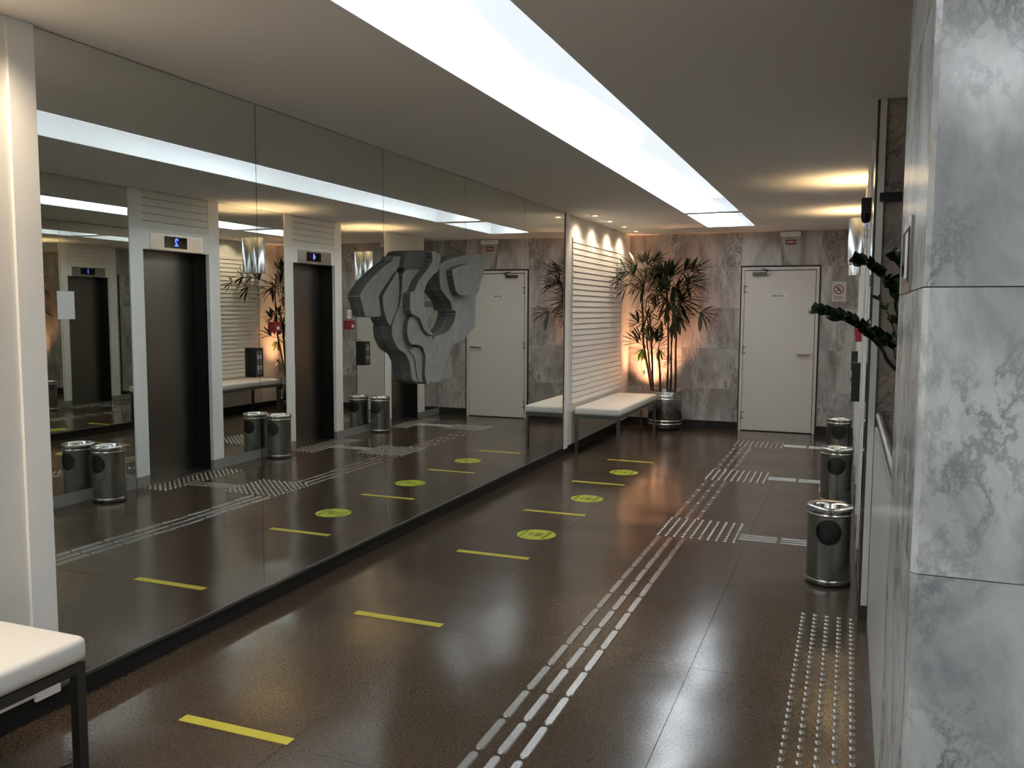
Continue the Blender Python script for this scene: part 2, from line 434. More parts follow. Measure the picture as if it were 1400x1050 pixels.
for z in (0.20, 1.02, 1.78):
    bm = B(); lathe(bm, [(0.009, z - 0.05), (0.009, z + 0.05)], 10, DX0 + 0.052, YB - 0.034, True, True)
    box(bm, DX0 + 0.04, DX0 + 0.085, YB - 0.031, YB - 0.027, z + 0.03, z + 0.045); box(bm, DX0 + 0.04, DX0 + 0.085, YB - 0.031, YB - 0.027, z - 0.045, z - 0.03)
    for v in bm.verts: v.co -= Vector(PO[d.name])
    obj('hinge', mesh('hinge', bm, MT['aluminium'], True), d)
bm = B(); box(bm, -1.135, -0.965, YB - 0.085, YB - 0.028, 1.955, 1.99, PO[d.name])
tube(bm, [Vector(p) - Vector(PO[d.name]) for p in ((-0.98, YB - .07, 1.995), (-0.93, YB - .10, 2.01), (-1.03, YB - .03, 2.035))], 0.007, 6)
obj('door_closer', mesh('door_closer', bm, MT['leg_metal'], bevel=0.004), d, label='grey hydraulic closer with arm')
bm = B(); box(bm, -0.60, -0.44, YB - 0.033, YB - 0.028, 0.95, 1.03, PO[d.name])
obj('handle_plate', mesh('handle_plate', bm, MT['door_paint'], bevel=0.002), d)
bm = B(); tube(bm, [Vector(p) - Vector(PO[d.name]) for p in ((-0.435, YB - .03, .985), (-0.435, YB - .075, .985), (-0.57, YB - .078, .98), (-.585, YB - .06, .98))], 0.012, 8)
obj('handle', mesh('handle', bm, MT['chrome'], True), d, label='chrome lever handle')
sg = boxm('door_sign', MT['paper'], -0.945, -0.715, YB - 0.0305, YB - 0.028, 1.675, 1.72, lf)
text('sign_lettering', 'ESCADA', 0.036, (-0.83, YB - 0.031, 1.6975), ROT_NY, MT['ink'], d, True)

# ------------------------------------------------------------------ setting: left wall, mirrors and slats
M0, M1 = 2.255, 8.31
bm = B(); box(bm, X0 - 0.12, -2.725, YN, YB + 0.02, 0, H)
wl = obj('wall_left', mesh('wall_left', bm, MT['cream'])); tag(wl, kind='structure')
for a, b in ((YN, M0), (M1, YB)):
    bm = B(); box(bm, -2.725, -2.706, a, b, 0.09, H)
    obj('wall_facing', mesh('wall_facing', bm, MT['cream']), wl)
bm = B(); box(bm, -2.7245, -2.716, YN, YB, 0, 0.088)
tag(obj('baseboard_left', mesh('baseboard_left', bm, MT['dark_base'])), kind='structure')
# white corner posts beside the mirrors
for n, (a, b) in enumerate(((M0 - 0.105, M0 - 0.002), (M1 + 0.012, M1 + 0.13)), 1):
    bm = B(); box(bm, -2.706, -2.694, a, b, 0.075, H - 0.001)
    tag(obj('trim_%d' % n, mesh('trim', bm, MT['white'], bevel=0.003)), kind='structure')
# clapboard slats
pitch = 0.0605
def slats(y0, y1):
    for k in range(29):
        z = 2.275 - pitch * (k + 1)
        bm = B()
        prism_y(bm, [(-2.706, 0.0), (-2.690, 0.0), (-2.689, 0.002), (-2.6945, pitch - 0.011), (-2.706, pitch - 0.0085)], y0, y1)
        obj('slat', mesh('slat', bm, MT['slat']) if k == 0 else slats.me, wl, (0, 0, z))
        if k == 0: slats.me = C.objects[-1].data
slats(8.56, 10.66); slats(-0.3, 2.02)
# the five big mirror panels
ys = [M0, 3.465, 4.685, 5.905, 7.165, M1]
lab = ['tall wall mirror panel nearest the camera, beside the near white post',
       'tall wall mirror panel second from the near bench, left of the stone relief',
       'tall wall mirror panel carrying the grey stone relief sculpture',
       'tall wall mirror panel right behind the sculpture, second from the far white post',
       'tall wall mirror panel beside the far white post and slatted wall']
for i in range(5):
    o = boxm('mirror_panel', MT['mirror'], -2.712, XM, ys[i] + 0.0018, ys[i + 1] - 0.0018, 0.098, H - 0.004)
    tag(o, lab[i], 'mirror')
bm = B(); box(bm, -2.7245, -2.698, M0, M1, 0.084, 0.0975)
tag(obj('trim_3', mesh('trim', bm, MT['channel'])), kind='structure')
bm = B(); box(bm, -2.7245, -2.700, M1, M1 + 0.012, 0.084, H - 0.001); box(bm, -2.7245, -2.7125, M0, M1, .0975, H)
tag(obj('trim_4', mesh('trim', bm, MT['leg_metal'])), kind='structure')

# ------------------------------------------------------------------ setting: right wall (lifts side)
EC = [5.95, 8.02, 10.09]
PW = 0.535       # half width of a lift surround
XD = 0.28        # door plane
edges = [4.45]
for c in EC: edges += [c - PW, c + PW]
edges.append(YB + 0.02)
for a, b in zip(edges[0::2], edges[1::2]): tag(boxm('wall_right', MT['cream'], XR + 0.012, 0.60, a + 0.002, b - 0.002, 0, H), kind='structure')
for c in EC: tag(boxm('wall_right', MT['cream'], XD + 0.05, 0.60, c - PW, c + PW, 0, H), kind='structure')
ml = ['mirror panel on the lift wall between the marble return and the nearest lift',
      'mirror panel on the lift wall between the first and second lifts',
      'mirror panel on the lift wall between the second and third lifts',
      'narrow mirror panel on the lift wall between the last lift and far wall']
for i, (a, b) in enumerate(zip(edges[0::2], edges[1::2])):
    if i == 3: b = YB - 0.012
    tag(boxm('lift_wall_mirror', MT['mirror'], XR, XR + 0.008, a + 0.003, b - 0.003, 0.094, H - 0.003), ml[i], 'mirror')
    bm = B(); box(bm, XR + 0.002, XR + 0.0115, a, b, 0, 0.092)
    tag(obj('baseboard_right', mesh('baseboard_right', bm, MT['plinth'])), kind='structure')
# white edge strip of the first mirror and marble return wall behind the desk
bm = B(); box(bm, 0.102, 0.130, 4.405, 4.4495, 0.075, H - 0.001)
tag(obj('trim_5', mesh('trim', bm, MT['trim_white'])), kind='structure')
bm = B(); box(bm, 0.090, 0.1015, 4.42, 4.45, 0.0, H - 0.001); box(bm, 0.102, 0.130, 4.41, 4.4495, 0, 0.0745)
tag(obj('trim_6', mesh('trim', bm, MT['leg_metal'])), kind='structure')
wn = boxm('wall_recess', MT['grout'], 0.131, X1, 4.44, 4.56, 0, H); tag(wn, kind='structure'); reg(wn, ((0.131 + X1) / 2, 4.5, 0))
for a, b in zip([0.0] + SL[1:], SL[1:]):
    for c0, c1 in ((0.131, 0.95), (0.95, X1)): slab(c0, c1, a, b, 4.42, 0.02, wn, 'marble_warm')
wx = boxm('wall_side', MT['cream'], X1, X1 + 0.12, YN, 4.56, 0, H); tag(wx, kind='structure')

# lifts
def make_lift(c, digit, label, far_hidden=False):
    t = wthing('elevator', label, 'elevator', (XP, c, 0), 'lifts in the right wall')
    ow = 0.395
    for s in (-1, 1):
        a, b = sorted((c + s * ow, c + s * PW))
        boxm('pilaster', MT['white'], XP, XR + 0.03, a, b, 0.09, H - 0.001, t, bevel=0.002)
        boxm('plinth', MT['plinth'], XP, XR + 0.03, a, b, 0.0, 0.089, t)
        bm = B(); j0, j1 = sorted((c + s * ow, c + s * (ow + 0.03)))
        box(bm, XR + 0.031, XD, j0, j1, 0, 2.0, PO[t.name])
        obj('jamb', mesh('jamb', bm, MT['jamb_steel']), t)
    boxm('opening_head', MT['jamb_steel'], XR + 0.031, XD, c - ow, c + ow, 2.0, 2.03, t)
    boxm('header_panel', MT['white'], XP + 0.002, XR + 0.03, c - ow, c + ow, 2.0005, 2.175, t)
    sp = boxm('indicator_plate', MT['header_steel'], XP - 0.004, XP + 0.002, c - 0.315, c + 0.315, 2.004, 2.142, t, bevel=0.001)
    dp = boxm('display', MT['black_gloss'], XP - 0.010, XP - 0.004, c - 0.150, c + 0.110, 2.026, 2.124, t, bevel=0.004, seg=2)
    text('floor_digit', digit, 0.092, (XP - 0.0108, c - 0.02, 2.0745), ROT_NX, MT['blue_led'], dp, True)
    bh = (H - 2.175) / 5
    for k in range(5):
        bm = B(); z = 2.175 + bh * k
        prism_y(bm, [(XP + 0.003, z + .001), (XP + 0.003, z + bh - 0.007), (XP + 0.011, z + bh - .001), (XR + .03, z + bh - .001), (XR + .03, z + .001)], c - ow + .001, c + ow - .001)
        for v in bm.verts: v.co -= Vector(PO[t.name])
        obj('header_slat', mesh('header_slat', bm, MT['slat']), t)
    boxm('door_leaf', MT['door_steel'], XD, XD + 0.02, c - ow - .02, c - 0.13, 0.006, 2.02, t, bevel=0.002)
    boxm('door_leaf', MT['door_steel'], XD + 0.006, XD + 0.026, c - 0.127, c + ow + .02, 0.006, 2.02, t, bevel=0.002)
    boxm('threshold', MT['steel'], XR + 0.01, XD + .03, c - ow, c + ow, 0.0, 0.005, t)
make_lift(EC[0], '2', 'dark steel lift door in white surround, nearest the desk')
make_lift(EC[1], '4', 'dark steel lift door in white surround, the middle lift of three')
make_lift(EC[2], '1', 'dark steel lift door in white surround, closest to the far marble wall')

# ------------------------------------------------------------------ marble pillar at the right edge
XC, YC0, YC1 = 0.120, 1.67, 2.47
pl = boxm('wall_pillar', MT['grout'], XC + 0.02, X1 - 0.001, YC0 + 0.02, YC1 - 0.02, 0, H); tag(pl, kind='structure'); reg(pl, ((XC + .02 + X1 - .001) / 2, (YC0 + YC1) / 2, 0))
for a, b in zip([0.0] + SL[1:], SL[1:]):
    g = 0.0011
    bm = B(); c = 0.010   # corner slab with its polished arris, front and side faces
    poly = [(XC + c, YC0), (1.10, YC0), (1.10, YC0 + 0.02), (XC + 0.02, YC0 + 0.02), (XC + .02, YC1 - .02), (XC + .02, YC1), (XC, YC1), (XC, YC0 + c * 0.9)]
    va = [bm.verts.new((x, y, a + g)) for x, y in poly]; vb = [bm.verts.new((x, y, b - g)) for x, y in poly]
    bm.faces.new(list(reversed(va))); bm.faces.new(vb)
    for i in range(len(poly)): bm.faces.new((va[i], va[(i + 1) % len(poly)], vb[(i + 1) % len(poly)], vb[i]))
    bmesh.ops.recalc_face_normals(bm, faces=bm.faces)
    for v in bm.verts: v.co -= Vector(PO[pl.name])
    obj('marble_slab', mesh('marble_slab', bm, MT['marble_pillar']), pl)
    boxm('marble_slab', MT['marble_pillar'], 1.10 + g, X1 - .002, YC0, YC0 + .02, a + g, b - g, pl)
# framed notice plate on the pillar's side
t = wthing('notice_plate', 'steel framed notice plate on the polished side of the marble pillar', 'sign', (XC, 2.13, 1.545))
boxm('frame', MT['steel'], XC - 0.006, XC, 1.99, 2.28, 1.545, 1.704, t, bevel=0.002)
boxm('plate', MT['black_gloss'], XC - 0.008, XC - 0.006, 2.02, 2.25, 1.565, 1.684, t)
boxm('notice', MT['paper'], XC - 0.009, XC - 0.008, 2.04, 2.12, 1.575, 1.674, t)

# ------------------------------------------------------------------ reception desk behind the pillar
t = wthing('reception_desk', 'white reception desk with grey counter between the marble pillar and lifts', 'desk', (0.45, 3.45, 0))
boxm('front_panel', MT['desk_white'], 0.133, 0.155, 2.48, 4.403, 0.0, 0.955, t, bevel=0.001)
boxm('shadow_gap', MT['void'], 0.146, 0.160, 2.48, 4.403, 0.956, 0.975, t)
boxm('counter_top', MT['desk_top'], 0.150, 0.80, 2.48, 4.415, 0.976, 1.0, t, bevel=0.002)
bm = B(); tube(bm, [(0.150, 2.50, 1.012), (0.150, 4.40, 1.012)], 0.016, 12)
for v in bm.verts: v.co -= Vector(PO[t.name])
obj('edge_rail', mesh('edge_rail', bm, MT['aluminium'], True), t, label='tubular metal rail along the counter edge')

# ------------------------------------------------------------------ benches
def rounded_cushion(x0, x1, y0, y1, z0, z1, off):
    bm = B(); box(bm, x0, x1, y0, y1, z0, z1, off)
    bmesh.ops.bevel(bm, geom=bm.edges[:], offset=0.028, segments=5, profile=0.6, affect='EDGES')
    return bm
def bench(y0, y1, label, mm):
    x0, x1 = -2.678, -2.175
    t = wthing('bench', label, 'bench', ((x0 + x1) / 2, (y0 + y1) / 2, 0), 'white benches along the left wall')
    obj('cushion', mesh('cushion', rounded_cushion(x0, x1, y0, y1, 0.405, 0.485, PO[t.name]), MT['upholstery'], True), t)
    bm = B(); w = 0.032
    for a in ((x0 + .008, x0 + .008 + w, y0 + .008, y1 - .008), (x1 - .008 - w, x1 - .008, y0 + .008, y1 - .008)): box(bm, *a, 0.372, 0.4055, PO[t.name])
    for a in ((x0 + .008 + w, x1 - .008 - w, y0 + .008, y0 + .008 + w), (x0 + .008 + w, x1 - .008 - w, y1 - .008 - w, y1 - .008)): box(bm, *a, 0.372, 0.4055, PO[t.name])
    obj('seat_frame', mesh('seat_frame', bm, mm), t)
    for xx in (x0 + .008, x1 - .008 - w):
        for yy in (y0 + .008, y1 - .008 - w):
            boxm('leg', mm, xx, xx + w, yy, yy + w, 0.0, 0.372, t)
bench(-0.10, 1.925, 'white padded bench with dark metal legs, nearest the camera', MT['leg_metal'])
bench(8.60, 10.42, 'white padded bench by the slatted wall and the potted palm', MT['leg_metal_far'])
bm = B(); tube(bm, [(-2.70, 0.9, .006), (-2.6, 1.35, .006), (-2.48, 1.62, .006), (-2.42, 1.86, .006), (-2.36, 1.90, .006), (-2.33, 1.98, .006)], 0.005, 6)
tag(obj('cable', mesh('cable', bm, MT['black'], True)), 'thin black cable lying on the floor under the near bench', 'cable')

# ------------------------------------------------------------------ relief sculpture on the mirror (layers of cast stone)
F = 1167.0
def onx(px, py, x):
    r = Mrot @ Vector(((px - 700) / F, -(py - 525) / F, -1.0)); k = x / r.x
    return (r.y * k, CAMZ + r.z * k)
layers = [   # depth in front of the mirror, outline, material
 (0.045, [(537.3,356),(523.7,365.4),(504.8,384.2),(491.7,403.1),(495.4,414.6),(499.6,432.4),(503.8,434),(519.5,433),(521.6,431.4),(519.5,418.8),(517.9,404.1),(527.9,389.5),(536.2,376.9),(544.6,366.4),(552,356),(553,351.8),(538.3,349.7)], 'stone'),
 (0.012, [(536,362),(515,385),(502,405),(505,428),(522,434),(532,452),(545,478),(560,500),(568,518),(585,518),(585,480),(568,440),(562,425),(562,400),(575,368),(570,352)], 'stone_rough_shaded'),
 (0.058, [(544,369),(546,385),(546,400),(544,420),(540,434),(536,448),(530,440),(526,428),(524,415),(524,404),(530,394),(538,381)], 'stone'),
 (0.070, [(550.9,369.6),(574,365.4),(574,374.8),(564.5,383.2),(558.2,397.9),(556,412),(558,429.3),(558,451.2),(561,466.9),(566,474.2),(570,482),(575,500),(577,524),(569.6,523),(563.3,519.3),(561.2,496.2),(555,483.7),(544.5,477.4),(537,461.7),(536,446),(541.3,430),(547,419),(550,400)], 'stone'),
 (0.075, [(551,369),(553,352),(559,343),(574,342),(591,343),(593,352),(590,362),(574,368)], 'stone_rough_shaded'),
 (0.125, [(591.4,342.3),(601.9,347.6),(603,352.8),(599.8,370.6),(591.4,376.9),(584,387.4),(579.9,399),(579.9,406.2),(581,421),(586.2,429.3),(584,440),(584,443),(588.3,452.2),(593.5,458.5),(586,457.5),(580,451.2),(575.7,438.6),(573.6,434.5),(561,428.2),(561,400),(567.3,397.9),(572.6,383.2),(584,369.6),(592.5,356),(591.4,350.7)], 'stone'),
 (0.075, [(601.9,361.2),(612.4,354.9),(635.4,348.6),(654.3,347.6),(660,349),(663,356),(661,375),(657.4,385),(654.3,400),(650,404),(650,443),(648,449),(639.6,457.5),(637.5,461.7),(627,466.9),(618.7,472),(610.3,490),(606,503.6),(605,516),(598.8,523.5),(588.3,523.5),(591.4,498.3),(592.5,464.8),(595.6,459.6),(610.3,455.4),(618.7,446),(623.9,430),(622.9,424),(618.7,425),(616.6,412.5),(610.3,405.2),(601.9,393.7),(600.9,366.4)], 'stone'),
 (0.125, [(617.6,369.6),(627,364.3),(639.6,360.7),(655.3,361.2),(656.4,383.2),(651,385.3),(647,391.6),(643.8,403),(625,404)], 'stone'),
 (0.105, [(558,440.7),(563.3,431.3),(573.8,435.5),(577,451.2),(584.3,459.6),(592.7,459.6),(591.6,492),(588.5,524.5),(584.3,525.6),(581,514),(582.7,487.9),(579,475.3),(573.8,472),(561,471),(557,456.4)], 'stone'),
 (0.080, [(578,475.3),(582.7,487.9),(583,514),(584,524.5),(572.8,522.4),(569.6,506.7),(567.5,487.9),(559,479.5),(565.4,474)], 'stone'),
]
t = wthing('relief_sculpture', 'abstract layered grey stone relief sculpture fixed to the mirror wall', 'sculpture', (XM, 5.0, 1.05))
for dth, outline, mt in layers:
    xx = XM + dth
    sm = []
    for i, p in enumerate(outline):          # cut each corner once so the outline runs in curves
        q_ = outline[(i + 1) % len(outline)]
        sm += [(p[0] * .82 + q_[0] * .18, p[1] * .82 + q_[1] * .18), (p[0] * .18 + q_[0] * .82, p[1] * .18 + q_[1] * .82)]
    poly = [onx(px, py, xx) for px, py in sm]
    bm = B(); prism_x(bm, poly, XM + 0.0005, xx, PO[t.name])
    for f in bm.faces: f.material_index = 0 if f.calc_center_median().x > dth - 0.002 else 1  # fronts keep the layer's stone, sides get the stone with painted shade
    obj('stone_layer', mesh('stone_layer', bm, [MT[mt], MT['stone_rough_shaded']], bevel=0.003), t)

# ------------------------------------------------------------------ yellow floor marks
ylab = ['first', 'second', 'third', 'fourth', 'fifth', 'sixth']
for k in range(6):
    y = 2.377 + 1.1895 * k
    o = boxm('floor_tape', MT['yellow'], -2.233, -1.757, y - 0.023, y + 0.023, 0.0002, 0.0012)
    tag(o, 'yellow tape strip on the dark floor, %s counting away from the near bench' % ylab[k], 'floor marking', 'yellow queue lines')
def shoe(bm, cx, cy, s):
    def ell(cx, cy, rx, ry, n=14):
        v = [bm.verts.new((cx + rx * math.cos(2 * PI * i / n), cy + ry * math.sin(2 * PI * i / n), 0.0024)) for i in range(n)]
        bm.faces.new(v)
    ell(cx + 0.018, cy + s * 0.002, 0.030, 0.014); ell(cx - 0.036, cy, 0.014, 0.011)
for k, (y, w) in enumerate(((5.303, 'nearest to the camera'), (6.495, 'in the middle of the three'), (7.705, 'farthest, by the bench'))):
    x = -1.905
    t = wthing('floor_sticker', 'round yellow-green footprint sticker on the floor, ' + w, 'floor sticker', (x, y, 0), 'distancing stickers')
    bm = B(); lathe(bm, [(0.134, 0.0002), (0.134, 0.0010)], 48, 0, 0, True, True); obj('border', mesh('border', bm, MT['lime_edge']), t)
    bm = B(); lathe(bm, [(0.130, 0.0010), (0.130, 0.0018)], 48, 0, 0, True, True); obj('disc', mesh('disc', bm, MT['lime']), t)
    bm = B(); shoe(bm, 0.0, 0.020, 1); shoe(bm, -0.004, -0.020, -1); obj('footprints', mesh('footprints', bm, MT['ink']), t)
    R90 = Matrix.Rotation(PI / 2, 3, 'Z')
    me = text_mesh('DISTÂNCIA', 0.036, 0.0002, MT['ink'], True); obj('lettering', me, t, (0.072, 0, 0.0022), (0, 0, -PI / 2))
    me = text_mesh('MANTENHA', 0.028, 0.0002, MT['lime_edge'], True); obj('lettering', me, t, (-0.088, 0, 0.0022), (0, 0, -PI / 2))

# ------------------------------------------------------------------ tactile paving
bm = B(); prof = [(0.0135, 0.0), (0.0128, 0.0025), (0.0105, 0.0048), (0.0072, 0.0062), (0.0035, 0.0069), (0.001, 0.0070)]
lathe(bm, prof, 12, 0, 0, False, True); STUD = mesh('stud', bm, MT['stud'], True)
def barmesh(L, w=0.035):
    bm = B(); n = 5; r = w / 2; pts = []
    for i in range(n + 1): a = -PI / 2 + PI * i / n; pts.append((r * math.sin(a + PI/2) if False else r * math.cos(a + PI / 2), 0))
    out = []
    for i in range(n + 1):
        a = PI * i / n; out.append((r * math.cos(a), L / 2 - r + r * math.sin(a)))
    for i in range(n + 1):
        a = PI + PI * i / n; out.append((r * math.cos(a), -L / 2 + r + r * math.sin(a)))
    lo = [bm.verts.new((x, y, 0)) for x, y in out]
    hi = [bm.verts.new((x * 0.82, y * (1 - 0.006 / L), 0.0045)) for x, y in out]
    m = len(out)
    bm.faces.new(hi)
    for i in range(m): bm.faces.new((lo[i], lo[(i + 1) % m], hi[(i + 1) % m], hi[i]))
    return mesh('guide_bar', bm, MT['bar'])
BAR = barmesh(0.234); BARS = barmesh(0.25, 0.022)
def stud_patch(x0, y0, nx, ny, label, dx=0.0555, dy=0.0555):
    t = thing('tactile_stud_patch', label, 'tactile paving', (x0, y0, 0), 0, 'tactile warning stud patches')
    for i in range(nx):
        for j in range(ny): obj('stud', STUD, t, (i * dx, j * dy, 0.0002))
def guide(y_first, n, label):
    t = thing('tactile_guide_strip', label, 'tactile paving', (-1.05, y_first, 0), 0, 'tactile guide strips')
    for i in range(n):
        for k in (-1, 0, 1): obj('guide_bar', BAR, t, (k * 0.0815, i * 0.2515, 0.0002))
yA = 2.69 + 0.2515 * 11            # centre of last bar before the first patch
guide(yA - 0.2515 * 17, 18, 'steel bar guide strip on the floor in the foreground, before the first stud patch')
yp1 = yA + 0.1258 + 0.035
stud_patch(-1.148, yp1, 10, 10, 'square patch of steel studs beside the nearest lift')
yg2 = yp1 + 0.5 + 0.035 + 0.1258
guide(yg2, 6, 'steel bar guide strip between the nearest and the middle stud patches')
yp2 = yg2 + 5 * 0.2515 + 0.1258 + 0.035
stud_patch(-1.148, yp2, 10, 10, 'square patch of steel studs in front of the middle lift')
yg3 = yp2 + 0.5 + 0.035 + 0.1258
guide(yg3, 6, 'steel bar guide strip between the middle and the farthest stud patches')
yp3 = yg3 + 5 * 0.2515 + 0.1258 + 0.035
stud_patch(-1.148, yp3, 10, 8, 'square patch of steel studs just before the far door')
for yy, nm in ((yp1 + 0.16, 'nearest'), (yp2 + 0.25, 'middle'), (yp3 + 0.2, 'farthest')):
    t = thing('tactile_branch_strip', 'three thin steel bars branching from the %s stud patch toward a lift' % nm, 'tactile paving', (-0.6, yy, 0), 0, 'tactile branch strips')
    for i in range(2):
        for k in (-1, 0, 1): obj('guide_bar', BARS, t, (0.112 + i * 0.262 - 0.02, k * 0.055, 0.0002), (0, 0, PI / 2))
DX = -0.160
stud_patch(DX, 2.78, 5, 30, 'long strip of steel studs along the white desk in the right foreground')
stud_patch(DX - 0.016, 5.45, 5, 18, 'strip of steel studs in front of the nearest lift door')
stud_patch(DX - 0.016, 7.53, 5, 18, 'strip of steel studs in front of the middle lift door')
stud_patch(DX - 0.016, 9.60, 5, 18, 'strip of steel studs in front of the last lift door')

# ------------------------------------------------------------------ steel bins
def make_bin(x, y, label):
    t = thing('trash_bin', label, 'trash bin', (x, y, 0), 0, 'steel bins along the lift wall')
    r = 0.117; ang = -PI / 2 - 0.02; zc = 0.305; hr = 0.066; a = 0.075
    if 'bin' not in make_bin.c:
        c = make_bin.c; c['bin'] = 1
        bm = B(); lathe(bm, [(r + .004, 0.0), (r + .005, 0.014), (r, 0.018)], 40, 0, 0, True, False); c['base'] = mesh('base', bm, MT['black'], True)
        bm = B(); n = 44
        th0 = ang - a / r; th1 = ang + a / r; z0, z1 = 0.034, 0.392
        def P3(th, z, rr=r): return (rr * math.cos(th), rr * math.sin(th), z)
        def quad(p): bm.faces.new([bm.verts.new(v) for v in p])
        for i in range(n):      # wrap outside of the patch
            ta = th1 + (2 * PI - 2 * a / r) * i / n; tb = th1 + (2 * PI - 2 * a / r) * (i + 1) / n
            quad((P3(ta, z0), P3(tb, z0), P3(tb, z1), P3(ta, z1)))
        k = 8
        for i in range(k):
            ta = th0 + (th1 - th0) * i / k; tb = th0 + (th1 - th0) * (i + 1) / k
            quad((P3(ta, z0), P3(tb, z0), P3(tb, zc - a), P3(ta, zc - a)))
            quad((P3(ta, zc + a), P3(tb, zc + a), P3(tb, z1), P3(ta, z1)))
        m = 48; inner = []; outer = []
        for i in range(m):
            f = 2 * PI * i / m; cx_, cz_ = math.cos(f), math.sin(f); s = a / max(abs(cx_), abs(cz_))
            inner.append(P3(ang + hr * cx_ / r, zc + hr * cz_)); outer.append(P3(ang + s * cx_ / r, zc + s * cz_))
        for i in range(m): j = (i + 1) % m; quad((inner[i], inner[j], outer[j], outer[i]))
        bmesh.ops.remove_doubles(bm, verts=bm.verts, dist=1e-5); bmesh.ops.recalc_face_normals(bm, faces=bm.faces)
        c['body'] = mesh('body', bm, MT['steel_bin'], True)
        bm = B()
        for i in range(m):
            j = (i + 1) % m
            def pr(i_, rr, q): f = 2 * PI * i_ / m; return P3(ang + q * math.cos(f) / r, zc + q * math.sin(f), rr)
            quad((pr(i, r + .002, hr + .003), pr(j, r + .002, hr + .003), pr(j, r + .002, hr - .002), pr(i, r + .002, hr - .002)))
            quad((pr(i, r + .002, hr - .002), pr(j, r + .002, hr - .002), pr(j, r - .02, hr - .002), pr(i, r - .02, hr - .002)))
        c['hole'] = mesh('hole_rim', bm, MT['black'])
        bm = B(); lathe(bm, [(0.02, 0.03), (r - .006, 0.03), (r - .006, 0.38)], 32); c['liner'] = mesh('liner', bm, MT['liner'], True)
        bm = B(); lathe(bm, [(r, 0.018), (r + .003, 0.022), (r + .003, 0.032), (r, 0.036)], 44); c['band'] = mesh('bottom_band', bm, MT['chrome'], True)
        bm = B(); lathe(bm, [(r, 0.388), (r + .004, 0.391), (r + .004, 0.397), (r, 0.400), (r + .001, 0.404), (r + .005, 0.410), (r + .006, 0.430), (r + .003, 0.438), (r - .006, 0.441), (r - 0.040, 0.432), (r - 0.044, 0.424), (r - 0.046, 0.395), (r - 0.05, .390)], 44)
        c['lid'] = mesh('lid', bm, MT['chrome'], True)
        bm = B(); lathe(bm, [(0.001, 0.392), (r - .046, 0.396)], 32); c['tray'] = mesh('ash_tray', bm, MT['void'], True)
    for nm, key in (('base', 'base'), ('body', 'body'), ('hole_rim', 'hole'), ('liner', 'liner'), ('bottom_band', 'band'), ('lid', 'lid'), ('ash_tray', 'tray')):
        obj(nm, make_bin.c[key], t)
make_bin.c = {}
make_bin(-0.060, 4.985, 'round stainless steel bin with a circular hole, the largest and nearest one')
make_bin(-0.052, 7.15, 'round stainless steel bin with a circular hole, the middle one of three')
make_bin(-0.055, 9.16, 'round stainless steel bin with a circular hole, the one farthest away')

# ------------------------------------------------------------------ wall lamps, call buttons, alarms on the lift wall mirrors
WARM = (1.0, 0.70, 0.36)
def sconce(y, label):
    cx = 0.030; r = 0.056
    t = wthing('wall_lamp', label, 'wall lamp', (cx, y, 1.86), 'chrome up and down wall lamps')
    bm = B(); lathe(bm, [(r, 0.0), (r, 0.34), (r - .003, 0.343), (r - .005, 0.34), (r - .005, 0.0), (r - .003, -0.003), (r, 0)], 40); obj('shade', mesh('shade', bm, MT['lamp_metal'], True), t)
    bm = B(); lathe(bm, [(0.001, 0.001), (r - .006, 0.001)], 24); lathe(bm, [(0.001, 0.31), (r - .006, 0.31)], 24); obj('lamp_face', mesh('lamp_face', bm, MT['glow_warm']), t)
    boxm('bracket', MT['chrome'], cx + r - .003, XR - 0.0005, y - 0.02, y + 0.02, 1.98, 2.08, t)
    spot(t, (0, 0, 0.345), (-0.10, 0, 1), SCONCE_UP, WARM, 150, 0.6, 0.035)
    spot(t, (0, 0, -0.006), (0, 0, -1), SCONCE_DN, WARM, 110, 0.8, 0.035)
sconce(6.99, 'chrome cylinder wall lamp between the first and second lifts')
sconce(9.06, 'chrome cylinder wall lamp between the second and third lifts')
def callbox(y, label):
    t = wthing('call_panel', label, 'call button panel', (XR, y, 0.83), 'lift call button panels')
    boxm('housing', MT['black'], XR - 0.062, XR - .0005, y - 0.063, y + 0.063, 0.83, 1.12, t, bevel=0.022, seg=4, smooth=True)
    fp = boxm('face_plate', MT['call_plate'], XR - 0.0635, XR - .0621, y - 0.036, y + 0.036, 0.860, 1.090, t)
    for z in (0.925, 1.03):
        for s in (-1, 1):
            bm = B(); w = 0.011
            for k in (-1, 1): tube(bm, [(XR - .0645 - XR, s * 0.02 - w, z - .83 + k * .011 - w * .6), (XR - .0645 - XR, s * 0.02, z - .83 + k * .011 + w * .6), (XR - .0645 - XR, s * .02 + w, z - .83 + k * .011 - w * .6)], 0.0035, 4)
            obj('button_mark', mesh('button_mark', bm, MT['paper']), fp, tuple(Vector(PO[t.name]) - Vector(PO[fp.name])))
callbox(6.965, 'black lift call box with steel plate between the first and second lifts')
callbox(9.02, 'black lift call box with steel plate between the second and third lifts')
